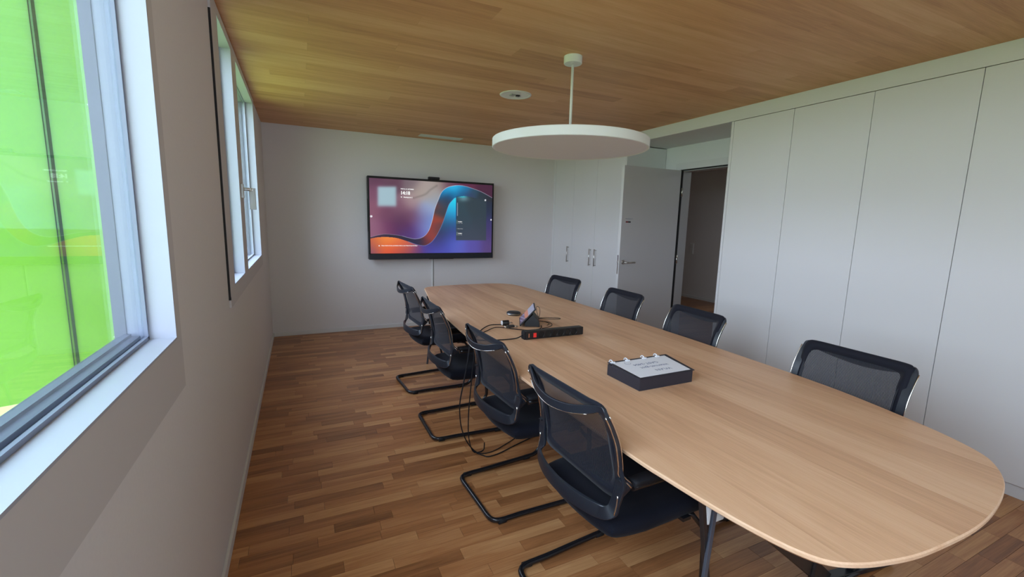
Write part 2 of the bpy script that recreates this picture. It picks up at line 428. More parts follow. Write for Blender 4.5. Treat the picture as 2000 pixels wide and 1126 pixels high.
# grooves, stepped sill lines
P1('glazing_bead', [(-.058, -.050, W1[0], W1[1]-.008, 1.116, 1.126), (-.058, -.050, 1.489, 1.499, 1.12, 2.42)], ALU)
P1('sill_rail', [(-.115, -.066, W1[0], W1[1]-.02, 1.120, 1.131), (-.10, -.085, W1[0], W1[1]-.02, 1.131, 1.138)], ALUD)
P2('gasket_slit', (0, .009, 2.602, 2.611, 1.045, 2.40), GAP)
P2('corner_latch', [(0, .010, 2.600, 2.614, 1.030, 1.044), (0.002, .008, 2.611, 2.624, 1.05, 1.055), (0.002, .008, 2.606, 2.632, 1.030, 1.037)], GAP)
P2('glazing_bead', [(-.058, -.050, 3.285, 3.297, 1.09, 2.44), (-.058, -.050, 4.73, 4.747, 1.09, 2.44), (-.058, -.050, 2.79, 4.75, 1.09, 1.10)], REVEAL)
#P2('outer_fin', [(-.46, -.122, 3.29, 3.53, 1.0, 2.5), (-.60, -.122, 4.74, 4.78, 1.0, 2.5)], mat('outer_fin', (.10, .10, .13), .5))
# handle
bm = bmesh.new()
box(bm, .010, .026, 3.355, 3.395, 1.565, 1.655)
h = link('window_handle', bm, STEEL, w2, bev=.002); h.location = -C2
bm = bmesh.new(); cyl(bm, (.020, 3.375, 1.622), (.060, 3.375, 1.622), .010)
cyl(bm, (.060, 3.372, 1.622), (.062, 3.445, 1.622), .010); box(bm, .050, .086, 3.430, 3.450, 1.495, 1.634)
l = link('handle_lever', bm, STEEL, h, bev=.002)

# green glass side screens outside window 1
t = empty('green_glass_screen', (-.154, 1.619, .957), label='translucent green glass screen standing outside the near window', cat='screen')
d = Vector((-.942, -.335, 0)); nn = Vector((-.335, .942, 0))
def screen(nm, s0, s1, off, th, m, z0=0, z1=1.75, par=None):
    bm = bmesh.new(); v = []
    for z in (z0, z1):
        for s, q in ((s0, 0), (s1, 0), (s1, th), (s0, th)):
            v.append(bm.verts.new(d*s+nn*(off+q)+Vector((0, 0, z))))
    for f in ((0, 1, 2, 3), (4, 5, 6, 7), (0, 1, 5, 4), (1, 2, 6, 5), (2, 3, 7, 6), (3, 0, 4, 7)): bm.faces.new([v[i] for i in f])
    return link(nm, bm, m, par or t)
screen('glass_panel', 0, .088, 0, .006, GREEN)
screen('glass_panel', .0905, .9, .0, .006, GREEN)
screen('edge_profile', .084, .0905, -.003, .010, mat('green_edge', (.035, .06, .035), .9, spec=.05))
screen('edge_profile', .0945, .0965, -.003, .010, MATS['green_edge'])
for z in (.147, .786):
    bm = bmesh.new(); c = d*.007+Vector((0, 0, z)); cyl(bm, c-nn*.001, c-nn*.004, .0022, n=12); link('rivet', bm, STEEL, t)

# ---------------------------------------------------------------- cabinets
seams = [YN, 2.3265, 1.786, 1.2513, .7155, .180, -.355, -.89, Y0]
POS = ['beside the doorway', 'second from the doorway', 'third from the doorway', 'fourth from the doorway, at the upper right corner']
def cabinet(y0, y1, label, group, handle=None):
    t = empty('built_in_cabinet', (W, (y0+y1)/2, 0), label=label, cat='cabinet', group=group); yc = (y0+y1)/2
    bm = bmesh.new(); box(bm, .02, WN-W-.005, y0-yc+.0005, y1-yc-.0005, .079, HC-.006)
    link('carcass', bm, WHITE, t)
    dr = bxo('cabinet_door', (0, .019, y0-yc+.0018, y1-yc-.0018, .082, HC-.004), WHITE, t, bev=.001, seg=1)
    if handle:
        bm = bmesh.new(); hy = handle-yc
        for z in (.905, 1.105): cyl(bm, (0, hy, z), (-.03, hy, z), .005, n=10)
        bmh = bm; cyl(bm, (-.03, hy, .893), (-.03, hy, 1.12), .006, n=12)
        link('bar_handle', bm, STEEL, dr)
    return t
for i, (b, a) in enumerate(zip(seams, seams[1:])):
    cb = cabinet(a, b, 'tall handleless white cabinet door, '+(POS[i] if i < 4 else ['at the right picture edge, beside its table end', 'one past the right picture edge', 'two past the right picture edge', 'last before the near wall'][i-4]), 'handleless white cabinets along the right wall')
    if i == 0:
        yc = (a+b)/2; bxo('side_panel', (-.001, WN-W-.005, b-yc+.001, b-yc+.026, 0, HC-.004), WHITE, cb, bev=.001, seg=1)
for y0, y1, hy, lb in ((YL+.02, 4.852, 4.797, 'tall white cabinet by the open door, handle on its far side'), (4.852, 5.385, 4.912, 'middle tall white cabinet in the far group of three'), (5.385, 5.885, 5.462, 'tall white cabinet with bar handle next to the screen wall')):
    cb = cabinet(y0, y1, lb, 'white cabinets with bar handles beyond the door', hy)
    if y0 < 4.5:
        yc = (y0+y1)/2; bxo('side_panel', (-.001, WN-W-.005, YL-yc, y0-yc-.001, 0, HC-.008), WHITE, cb, bev=.001, seg=1)
tag(bxo('trim_3', (W, W+.02, 5.888, D, .0, HC-.003), WHITE), kind='structure', label='narrow white filler strip in the corner by the screen wall')

# ---------------------------------------------------------------- doorway
t = empty('door_1', (WN, DY1, 0), kind='structure', label='grey-white door standing open into the room with a steel lever handle')
def PD(nm, dims, m, parent=t, bev=0):
    dd = dims if isinstance(dims[0], (list, tuple)) else [dims]
    return bxo(nm, [(a-WN, b-WN, c-DY1, e-DY1, f, g) for a, b, c, e, f, g in dd], m, parent, bev=bev)
PD('door_casing', [(WN-.008, WN, DY0-.07, DY0, 0, DH), (WN-.008, WN, DY1, DY1+.07, 0, DH), (WN-.008, WN, DY0-.07, DY1+.07, DH, 2.19)], TRIM)
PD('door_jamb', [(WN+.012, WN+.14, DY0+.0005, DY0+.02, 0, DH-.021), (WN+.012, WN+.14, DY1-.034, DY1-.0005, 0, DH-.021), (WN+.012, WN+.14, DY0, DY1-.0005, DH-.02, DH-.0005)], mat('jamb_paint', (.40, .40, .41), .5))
PD('door_seal', [(WN-.004, WN+.012, DY1-.034, DY1-.001, .0, DH-.001), (WN-.004, WN+.012, DY0+.0005, DY0+.012, .0, DH-.014), (WN-.004, WN+.012, DY0+.0005, DY1-.035, DH-.013, DH-.0005)], GAP)
leaf = PD('door_leaf', (3.600, 4.440, 3.988, 4.030, .012, 2.10), DOORM, bev=.0015)
PD('door_edge', (3.596, 3.600, 3.989, 4.029, .012, 2.10), WHITE, leaf)
for z in (.25, 1.05, 1.85):
    bm = bmesh.new(); cyl(bm, (4.470-WN, 3.985-DY1, z-.05), (4.470-WN, 3.985-DY1, z+.05), .008, n=12); link('hinge', bm, STEEL, t)
PD('lock_plate', [(3.5945, 3.596, 3.999, 4.019, .895, 1.11)], STEEL, leaf)
PD('latch_bolt', (3.586, 3.5945, 4.003, 4.014, 1.02, 1.04), STEEL, leaf)
bm = bmesh.new()
cyl(bm, (3.655-WN, 3.988-DY1, 1.03), (3.655-WN, 3.980-DY1, 1.03), .026, n=28)
cyl(bm, (3.655-WN, 3.980-DY1, 1.03), (3.655-WN, 3.935-DY1, 1.03), .009)
tube(bm, [(3.650-WN, 3.935-DY1, 1.03), (3.68-WN, 3.933-DY1, 1.03), (3.785-WN, 3.936-DY1, 1.029)], .009, 12)
link('lever_handle', bm, STEEL, leaf)
PD('occupancy_plate', (3.657, 3.727, 3.9868, 3.988, 1.475, 1.492), mat('plate_dark', (.03, .03, .035), .4), leaf)
PD('occupancy_red', (3.659, 3.688, 3.9860, 3.9868, 1.477, 1.490), mat('plate_red', (.25, .02, .03), .4), leaf)
text('room_name', 'Meetingraum 2', .017, Matrix.Translation((3.650-WN, 3.9875-DY1, 1.514)) @ Matrix.Rotation(pi/2, 4, 'X'), PEN, leaf)

# light switch in the corridor
t = empty('light_switch', (XC, 6.52, .89), label='white double light switch on the corridor wall seen through the doorway', cat='switch')
bxo('switch_frame', (-.010, 0, -.045, .045, 0, .215), LAMPW, t, bev=.003)
for z in (.018, .112): bxo('rocker', (-.016, -.010, -.032, .032, z, z+.085), TRIM, t, bev=.003)
# corridor skirting strip
tag(bxo('baseboard_corridor', (XC-.012, XC, 1.5, 9.5, 0, .05), TRIM), kind='structure')

# ---------------------------------------------------------------- ceiling fittings
t = empty('pendant_lamp', (1.943, 2.532, 1.93), label='large round white disc pendant lamp hanging over the table', cat='lamp')
c0 = (0, 0)
bm = bmesh.new(); lathe(bm, [(.485, .004), (.496, 0), (.5, .003), (.5, .052), (.497, .055), (0, .055)], c0, 128); link('lamp_ring', bm, LAMPW, t)
bm = bmesh.new(); lathe(bm, [(.486, .004), (0, .004)], c0, 128); link('diffuser', bm, LAMPD, t)
bm = bmesh.new(); cyl(bm, (0, 0, .055), (0, 0, .52), .0085, n=20); link('rod', bm, LAMPW, t)
bm = bmesh.new(); lathe(bm, [(0, .522), (.055, .522), (.0575, .525), (.0575, .566), (0, .566)], c0, 48); link('ceiling_rose', bm, LAMPW, t)
for o in t.children:
    if o.name.startswith(('lamp_ring', 'ceiling_rose')):
        o.data.polygons.foreach_set('use_smooth', [True]*len(o.data.polygons)); o.modifiers.new('es', 'EDGE_SPLIT').split_angle = radians(35)

t = empty('recessed_downlight', (2.004, 3.487, H-.004), label='round white recessed downlight in the timber ceiling', cat='light')
bm = bmesh.new(); lathe(bm, [(.108, .001), (.112, -.006), (.130, -.004), (.133, .0015)], c0, 64); link('trim_ring', bm, LAMPW, t, smooth=True)
bm = bmesh.new(); lathe(bm, [(.110, -.003), (.085, -.0015), (0, -.001)], c0, 48); link('reflector', bm, mat('reflector', (.85, .85, .86), .25), t, smooth=True)
bm = bmesh.new(); box(bm, -.045, -.005, -.02, .03, -.010, .001); box(bm, .015, .05, .0, .04, -.008, .001); link('lamp_holder', bm, mat('holder', (.35, .35, .36), .3), t, bev=.004)
bm = bmesh.new(); box(bm, .005, .035, -.012, .012, -.009, .001); link('lamp_socket', bm, GAP, t, bev=.002)

t = empty('ceiling_air_vent', (2.02, 5.70, H-.004), label='narrow white slot air vent in the ceiling above the screen', cat='vent')
bxo('vent_frame', [(-.275, .275, -.075, -.06, -.006, 0), (-.275, .275, .06, .075, -.006, 0), (-.275, -.262, -.06, .06, -.006, 0), (.262, .275, -.06, .06, -.006, 0), (-.262, .262, -.006, .006, -.006, 0)], LAMPW, t)
bxo('vent_slot', (-.262, .262, -.06, .06, -.0012, 0), mat('vent_shadow', (.12, .12, .12), .8), t)
for y in (-.042, -.024, .024, .042): bxo('vent_blade', (-.262, .262, y-.004, y+.004, -.005, -.0012), LAMPW, t)

# ---------------------------------------------------------------- screen on the back wall
TX0, TX1, TZ0, TZ1, TY = 1.116, 2.795, .938, 1.966, 5.76
t = empty('wall_display', (TX0, TY, TZ0), label='large wall-mounted touch display showing an abstract wave wallpaper', cat='screen')
TW, TH = TX1-TX0, TZ1-TZ0
bxo('housing', (0.0, TW, .006, .10, .0, TH), TVB, t, bev=.006)
bxo('bezel', [(0, TW, 0, .006, TH-.026, TH), (0, .020, 0, .006, .07, TH-.026), (TW-.020, TW, 0, .006, .07, TH-.026), (0, TW, 0, .006, .068, .076)], GAP, t)
bxo('speaker_bar', (0, TW, -.006, .006, 0, .068), TVB, t, bev=.003)
bxo('port_cover', (.76, 1.10, -.009, -.006, -.004, .012), BLK, t)
bxo('side_button_strip', (-.006, 0, .01, .03, .35, .75), BLK, t)
bxo('wall_bracket', (.35, TW-.35, .10, D-TY, .2, TH-.2), BLKM, t)
SX0, SX1, SZ0, SZ1 = .020, TW-.020, .076, TH-.026
# picture as an emissive colour attribute computed from sampled colours
NXG, NZG = 420, 236
TLc, TRc, BRc, BLc = [np.array(v, float) for v in ((165, 150), (1525, 235), (1518, 970), (180, 990))]
uu, vv = np.meshgrid((np.arange(NXG)+.5)/NXG, (np.arange(NZG)+.5)/NZG)
px = (TLc[0]*(1-uu)+TRc[0]*uu)*(1-vv)+(BLc[0]*(1-uu)+BRc[0]*uu)*vv
py = (TLc[1]*(1-uu)+TRc[1]*uu)*(1-vv)+(BLc[1]*(1-uu)+BRc[1]*uu)*vv
def cr2(P): return np.array(catmull(P, 8))
outer = cr2([(140, 815), (190, 800), (260, 780), (340, 770), (480, 786), (560, 808), (640, 822), (720, 800), (780, 735), (820, 620), (850, 490), (890, 385), (930, 300), (1000, 250), (1110, 232), (1200, 243), (1300, 272), (1400, 308), (1540, 378)])
inner = cr2([(140, 830), (190, 818), (260, 805), (350, 803), (450, 815), (560, 852), (640, 882), (700, 895), (750, 895), (810, 860), (860, 800), (900, 730), (940, 640), (980, 520), (1010, 440), (1050, 392), (1088, 365), (1200, 350), (1350, 380), (1560, 420)])
def inside(poly, X, Y):
    r = np.zeros(X.shape, bool); n = len(poly); j = n-1
    for i in range(n):
        xi, yi = poly[i]; xj, yj = poly[j]
        c = ((yi > Y) != (yj > Y)) & (X < (xj-xi)*(Y-yi)/(yj-yi+1e-9)+xi); r ^= c; j = i
    return r
def dist(poly, X, Y):
    d = np.full(X.shape, 1e9)
    for a, b in zip(poly[:-1], poly[1:]):
        ab = b-a; t_ = np.clip(((X-a[0])*ab[0]+(Y-a[1])*ab[1])/(ab@ab+1e-9), 0, 1)
        d = np.minimum(d, np.hypot(X-a[0]-t_*ab[0], Y-a[1]-t_*ab[1]))
    return d
def idw(S, X, Y, p=62.0):
    num = np.zeros(X.shape+(3,)); den = np.zeros(X.shape)+1e-9
    for x, y, r, g, b in S:
        w_ = np.exp(-((X-x)**2+(Y-y)**2)/(2*p*p))+1e-7; num += w_[..., None]*np.array((r, g, b)); den += w_
    return num/den[..., None]
above = np.vstack([outer, [(1700, 0), (0, 0), (0, 815)]]); below = np.vstack([inner, [(1700, 1300), (0, 1300), (0, 830)]])
A_ = inside(above, px, py); B_ = inside(below, px, py)
bgS = [(180, 170, 90, 55, 78), (400, 190, 98, 66, 85), (600, 200, 120, 104, 112), (760, 230, 170, 155, 152), (900, 240, 158, 148, 140), (1000, 225, 105, 65, 85), (1200, 222, 95, 45, 72), (1450, 240, 75, 38, 62), (1500, 310, 72, 38, 62),
       (200, 300, 120, 72, 98), (200, 500, 132, 80, 102), (190, 700, 140, 92, 118), (350, 550, 112, 66, 92), (480, 480, 125, 85, 105), (480, 600, 92, 55, 85), (600, 420, 165, 140, 145), (600, 560, 110, 70, 98), (700, 300, 172, 158, 150), (800, 320, 168, 158, 152), (860, 380, 150, 160, 175),
       (780, 480, 150, 170, 210), (720, 540, 130, 130, 170), (790, 620, 115, 150, 215), (740, 700, 130, 160, 220), (700, 640, 105, 75, 130), (640, 740, 85, 52, 110), (500, 700, 88, 45, 90), (350, 700, 105, 52, 92), (250, 720, 140, 88, 115), (560, 790, 80, 55, 120), (720, 780, 105, 105, 190)]
ribS = [(250, 790, 62, 42, 62), (400, 795, 50, 42, 60), (560, 830, 45, 42, 65), (680, 855, 42, 42, 72), (740, 860, 95, 50, 60), (790, 800, 140, 62, 60), (840, 700, 150, 62, 55), (880, 700, 90, 62, 70), (860, 600, 150, 65, 52), (900, 520, 60, 62, 72), (880, 450, 110, 60, 60), (920, 420, 50, 72, 95), (960, 400, 55, 60, 78), (920, 340, 25, 105, 160), (970, 290, 35, 160, 215), (1050, 265, 45, 190, 240), (1130, 265, 40, 170, 225),
        (1050, 320, 18, 110, 165), (1000, 360, 30, 70, 110), (1150, 310, 30, 80, 125), (1220, 275, 30, 120, 170), (1300, 300, 45, 75, 95), (1250, 330, 55, 60, 95), (1400, 340, 45, 55, 66), (1500, 390, 42, 45, 55)]
orS = [(190, 830, 190, 70, 45), (250, 820, 240, 140, 60), (340, 820, 248, 160, 70), (450, 835, 238, 130, 65), (560, 870, 220, 105, 75), (260, 880, 235, 120, 45), (350, 900, 235, 105, 50), (480, 890, 225, 100, 60), (200, 900, 150, 85, 100), (200, 970, 110, 70, 105), (300, 960, 225, 85, 55), (400, 960, 200, 75, 65), (520, 960, 150, 68, 78), (620, 920, 140, 75, 105), (680, 960, 100, 60, 115), (760, 940, 80, 62, 150), (780, 900, 62, 62, 150)]
loS = [(1085, 385, 40, 230, 245), (1060, 430, 40, 205, 240), (1030, 500, 38, 165, 215), (1080, 520, 35, 170, 225), (1000, 600, 35, 120, 170), (1080, 620, 35, 110, 170), (960, 680, 40, 78, 105), (1060, 690, 45, 70, 110), (900, 790, 52, 52, 72), (850, 860, 60, 58, 100), (980, 770, 52, 60, 105), (1060, 750, 60, 72, 170), (920, 850, 62, 66, 160), (1000, 850, 72, 88, 190), (1080, 880, 85, 98, 190), (850, 930, 75, 75, 180), (950, 960, 78, 78, 175), (1150, 930, 88, 90, 185), (1300, 880, 85, 78, 160), (1300, 950, 88, 78, 160), (1450, 900, 84, 66, 125), (1500, 960, 88, 66, 120), (1480, 650, 60, 55, 105), (1490, 760, 72, 58, 112), (1480, 520, 42, 52, 80), (1500, 450, 40, 46, 62), (1300, 400, 48, 58, 66)]
img = np.where(A_[..., None], idw(bgS, px, py), idw(ribS, px, py, 38.0))
low = np.where((px < 700)[..., None], idw(orS, px, py), idw(orS, px, py)*np.clip((860-px)/160, 0, 1)[..., None]+idw(loS, px, py)*(1-np.clip((860-px)/160, 0, 1))[..., None])
img = np.where((B_ & ~A_)[..., None], low, img)
# streak in the beige field
ds = dist(cr2([(620, 370), (740, 330), (800, 280), (870, 235)]), px, py); img *= np.where(A_, 1-.14*np.exp(-(ds/12)**2), 1)[..., None]
# calendar panel
def soft(v, a, s): return 1/(1+np.exp(-(v-a)/s))
pm = soft(px, 1092, 1.5)*soft(-px, -1452, 2)*soft(py, 355+(px-1100)*.09, 6)*soft(-py, -835, 2)
pc = np.array((50, 64, 74))*(1-vv[..., None]*.0)+np.array((10, 4, 8))*np.clip((py-560)/280, 0, 1)[..., None]
img = img*(1-pm[..., None]*.95)+pc*pm[..., None]*.95
gl = np.exp(-((px-1180)/60)**2-((py-380)/26)**2); img += gl[..., None]*np.array((45, 55, 55))
# bright edges of the wave
do = dist(outer, px, py); di = dist(inner, px, py)
ow = np.where((px > 780) & (px < 1090), .75, np.where(px < 500, .35, .55)); e1 = np.exp(-(do/3.0)**2)*ow
img = img*(1-e1[..., None])+np.array((215, 220, 240))*e1[..., None]
e2 = np.exp(-(di/3.2)**2)*np.where((px > 560) & (px < 1085), .6, 0); img = img*(1-e2[..., None])+np.array((125, 150, 215))*e2[..., None]
# blurred pale logo block
q = soft(px, 250, 7)*soft(-px, -438, 7)*soft(py, 245, 7)*soft(-py, -460, 9)
img = img*(1-q[..., None])+np.array((162, 190, 202))*q[..., None]
for (x, y, r_) in ((1439, 394, 10), (186, 572, 12), (1512, 608, 9)):
    q = soft(-np.hypot(px-x, py-y), -r_, 1.2); img = img*(1-q[..., None])+np.array((235, 235, 240))*q[..., None]
def bar(x0, x1, y0, y1, c, a=1.0):
    global img
    q = (soft(px, x0, 1.5)*soft(-px, -x1, 1.5)*soft(py, y0, 1.5)*soft(-py, -y1, 1.5)*a)[..., None]; img = img*(1-q)+np.array(c)*q
bar(1104, 1109, 420, 565, (200, 205, 225)); bar(1101, 1106, 612, 652, (120, 150, 120)); bar(1101, 1106, 742, 780, (150, 175, 150))
bar(1090, 1096, 362, 600, (25, 40, 105), .7)
img = np.clip(img, 0, 255)/255
lin = np.where(img <= .04045, img/12.92, ((img+.055)/1.055)**2.4)
xs_ = np.linspace(SX0, SX1, NXG+1); zs_ = np.linspace(SZ1, SZ0, NZG+1)
gx, gz = np.meshgrid(xs_, zs_); co = np.stack([gx, np.full_like(gx, .004), gz], -1).reshape(-1, 3)
ii = np.arange(NZG)[:, None]*(NXG+1)+np.arange(NXG)[None]; fc = np.stack([ii, ii+NXG+1, ii+NXG+2, ii+1], -1).reshape(-1, 4)
me = bpy.data.meshes.new('screen_picture'); me.vertices.add(len(co)); me.vertices.foreach_set('co', co.ravel())
me.loops.add(fc.size); me.loops.foreach_set('vertex_index', fc.ravel().astype(np.int32)); me.polygons.add(len(fc))
me.polygons.foreach_set('loop_start', (np.arange(len(fc))*4).astype(np.int32)); me.update(calc_edges=True)
a = me.attributes.new('pic', 'FLOAT_COLOR', 'FACE'); a.data.foreach_set('color', np.concatenate([lin.reshape(-1, 3), np.ones((len(fc), 1))], 1).ravel())
SCR = mat('screen_emission', (.01, .01, .01), .22, spec=.35)
at = SCR.node_tree.nodes.new('ShaderNodeAttribute'); at.attribute_name = 'pic'
SCR.node_tree.links.new(at.outputs['Color'], SCR.node_tree.nodes['Principled BSDF'].inputs['Emission Color']); SCR.node_tree.nodes['Principled BSDF'].inputs['Emission Strength'].default_value = .95
me.materials.append(SCR); so = bpy.data.objects.new('screen_picture', me); COL.objects.link(so); so.parent = t
RX = Matrix.Rotation(pi/2, 4, 'X')
def scr_text(nm, s, x, y, size, bold=0, m=INK, xs=1.0):
    # inverse of the bilinear map by search on the grid
    k = np.argmin((px-x)**2+(py-y)**2); j, i = divmod(k, NXG)
    return text(nm, s, size, Matrix.Translation((xs_[i], .0034, zs_[j])) @ RX, m, so, .0002, bold, xs=xs)
INKD = mat('screen_grey', (0, 0, 0), .5, emit=(.7, .72, .78, 1), estr=.55)
scr_text('date_text', 'FREITAG, 20. SEPTEMBER', 486, 277, .0165, .0006, xs=.93)
scr_text('clock_text', '14:18', 484, 330, .058, .0022, xs=.95)
scr_text('room_text', 'Meetingraum 2', 514, 366, .0185, .0007)
scr_text('room_icon', 'O', 486, 366, .019, .0012)
scr_text('hint_icon', 'N', 260, 908, .020, .001)
scr_text('hint_text', 'Dieses Gerät mit dem persönlichen Inhalt zu einer Besprechung hinzufügen', 290, 905, .0150, .0005, xs=1.0)
scr_text('event_text', 'Verfügbar', 1114, 632, .0150, .0006); scr_text('event_time', '14:18 - 16:30', 1114, 648, .0120, .0002, INKD)
scr_text('day_text', '+ Dieser Raum', 1102, 711, .0140, .0004, INKD)
scr_text('event_text', 'Verfügbar', 1114, 762, .0150, .0006); scr_text('event_time', '19:00 - 21:00', 1114, 778, .0110, .0002, INKD)

t = empty('webcam', (1.955, TY+.03, TZ1), label='small black camera bar on top of the wall display', cat='camera')
bxo('camera_body', (-.075, .075, -.02, .03, 0.002, .036), BLK, t, bev=.008)
bm = bmesh.new(); cyl(bm, (0, -.020, .018), (0, -.024, .018), .010); link('lens', bm, GAP, t)
tag(bxo('cable_channel', (1.962, 1.984, D-.012, D, .0, .95), LAMPW, bev=.002), label='white vertical cable channel on the wall below the display', cat='cable channel')
bxo('channel_shadow_strip', (1.986, 1.990, D-.006, D, .05, .95), GAP, bpy.data.objects['cable_channel'])  # dark strip standing in for the channel's shadow on the wall

# ---------------------------------------------------------------- table
TZ, TT = .74, .026
outl = [(1.256, 1.036), (1.267, .873), (1.285, .713), (1.304, .610), (1.328, .530), (1.362, .478), (1.420, .445), (1.493, .423), (1.582, .406), (1.704, .397), (1.82, .394), (1.941, .402), (2.085, .425), (2.199, .457), (2.295, .505), (2.355, .560), (2.410, .664), (2.458, .812), (2.521, 1.079), (2.555, 1.40), (2.580, 1.796), (2.596, 2.227), (2.604, 2.778), (2.602, 3.3), (2.594, 3.8), (2.580, 4.249), (2.565, 4.42), (2.525, 4.56), (2.44, 4.65), (2.33, 4.685), (2.170, 4.695), (1.95, 4.69), (1.771, 4.675), (1.62, 4.645), (1.545, 4.605), (1.502, 4.54), (1.478, 4.42), (1.43, 4.15), (1.375, 3.85), (1.330, 3.50), (1.296, 3.05), (1.268, 2.6), (1.254, 2.1), (1.250, 1.6)]
OUT = [Vector((p[0], p[1])) for p in catmull([np.array(p) for p in outl], 4, True)]
cT = Vector((1.93, 2.55))
def inset(P, d_):
    n = len(P); o = []
    for i in range(n):
        tg = (P[(i+1) % n]-P[i-1]).normalized(); nr = Vector((-tg.y, tg.x)); o.append(P[i]+nr*d_)
    return o
area2 = sum(OUT[i].x*OUT[(i+1) % len(OUT)].y-OUT[(i+1) % len(OUT)].x*OUT[i].y for i in range(len(OUT)))
sg = 1 if area2 > 0 else -1
IN1 = inset(OUT, .003*sg); IN2 = inset(OUT, .018*sg)
tb = empty('conference_table', (1.93, 2.55, 0), label='long boat-shaped oak conference table on black steel legs', cat='table')
def clip(P, f):
    out = []
    for i in range(len(P)):
        a, b = P[i], P[(i+1) % len(P)]; fa, fb = f(a), f(b)
        if fa >= 0: out.append(a)
        if fa*fb < 0: out.append(a+(b-a)*(fa/(fa-fb)))
    return out
sl = .025
cuts = [1.40, 1.575, 1.745, 1.915, 2.085, 2.255, 2.42]
def line(c): return lambda p, c=c: (p.x-(c+sl*(p.y-.4)))
lims = [None]+cuts+[None]
for k in range(len(lims)-1):
    P = list(IN1)
    if lims[k] is not None: P = clip(P, line(lims[k]+.0003))
    if lims[k+1] is not None:
        g = line(lims[k+1]-.0003); P = clip(P, lambda p: -g(p))
    bm = bmesh.new()
    top = [bm.verts.new((p.x-1.93, p.y-2.55, TZ)) for p in P]; bot = [bm.verts.new((p.x-1.93, p.y-2.55, TZ-.006)) for p in P]
    bm.faces.new(top); bm.faces.new(bot[::-1])
    for i in range(len(P)):
        bm.faces.new((top[i], bot[i], bot[(i+1) % len(P)], top[(i+1) % len(P)]))
    tone = [.62, .45, .55, .30, .66, .40, .60, .42][k]
    link('table_board', bm, TABLEW, tb, rnd=(tone, random.random(), random.random()))
bm = bmesh.new(); rings = []
for P, z in ((IN1, TZ-.0008), (OUT, TZ-.004), (OUT, TZ-.012), (IN2, TZ-TT)):
    rings.append([bm.verts.new((p.x-1.93, p.y-2.55, z)) for p in P])
for A, B in zip(rings, rings[1:]):
    for i in range(len(A)): bm.faces.new((A[i], A[(i+1) % len(A)], B[(i+1) % len(A)], B[i]))
bm.faces.new(rings[-1]); 
link('table_edge', bm, TABLEW, tb, rnd=(.85, .3, .6))
def leg(a, b, w0, w1, th=.012, nm='leg'):
    a = Vector(a)-Vector((1.93, 2.55, 0)); b = Vector(b)-Vector((1.93, 2.55, 0)); dd = (b-a).normalized()
    s = dd.cross(Vector((0, 1, 0))).normalized() if abs(dd.y) < .9 else Vector((1, 0, 0)); n_ = dd.cross(s).normalized()
    bm = bmesh.new(); v = []
    for p, w_ in ((a, w0), (b, w1)):
        for i, j in ((-1, -1), (1, -1), (1, 1), (-1, 1)): v.append(bm.verts.new(p+s*i*w_/2+n_*j*th/2))
    for f in ((0, 1, 2, 3), (4, 5, 6, 7), (0, 1, 5, 4), (1, 2, 6, 5), (2, 3, 7, 6), (3, 0, 4, 7)): bm.faces.new([v[i] for i in f])
    return link(nm, bm, LEGM, tb, bev=.002)
for (ya, f) in ((.80, 1), (4.25, -1)):
    xo = 0 if f == 1 else .12
    leg((1.335+xo, ya, .708), (1.50+xo, ya+.03*f, .006), .014, .018, .016)
    leg((1.40+xo, ya+.0*f, .708), (1.335+xo, ya-.01*f, .006), .016, .018, .010).data.materials[0] = mat('leg_steel_lit', (.07, .08, .10), .35) if 'leg_steel_lit' not in MATS else MATS['leg_steel_lit']  # lighter copy of the leg steel, its reflection put into the colour
    leg((1.47+xo, ya+.02*f, .672), (2.24, ya+.10*f, .03), .075, .065, .03)
    leg((2.44, ya+.02*f, .68), (2.42, ya+.085*f, .03), .05, .05, .03) if f == 1 else leg((2.42, ya, .68), (1.8, ya-.1, .03), .06, .05, .03)
    leg((2.10, ya+.125*f, .02), (2.645, ya+.05*f, .02), .022, .022, .04, 'foot_bar')
    leg((1.36+xo, ya, .700), (2.42, ya, .700), .024, .024, .05, 'cross_rail')
leg((1.95, .85, .685), (1.95, 4.2, .685), .04, .04, .03, 'centre_beam')
# white socket tag under the table
t = empty('cable_socket', (1.622, .962, .425), label='white socket block with dark holes under the near table end', cat='socket')
bxo('socket_body', (-.040, .045, 0, .035, 0, .30), LAMPW, t, bev=.006)
for x, z in ((-.012, .125), (-.030, .075)):
    bm = bmesh.new(); cyl(bm, (x, .0, z), (x, -.004, z), .017 if z > .1 else .010, n=20); link('socket_hole', bm, GAP, t)

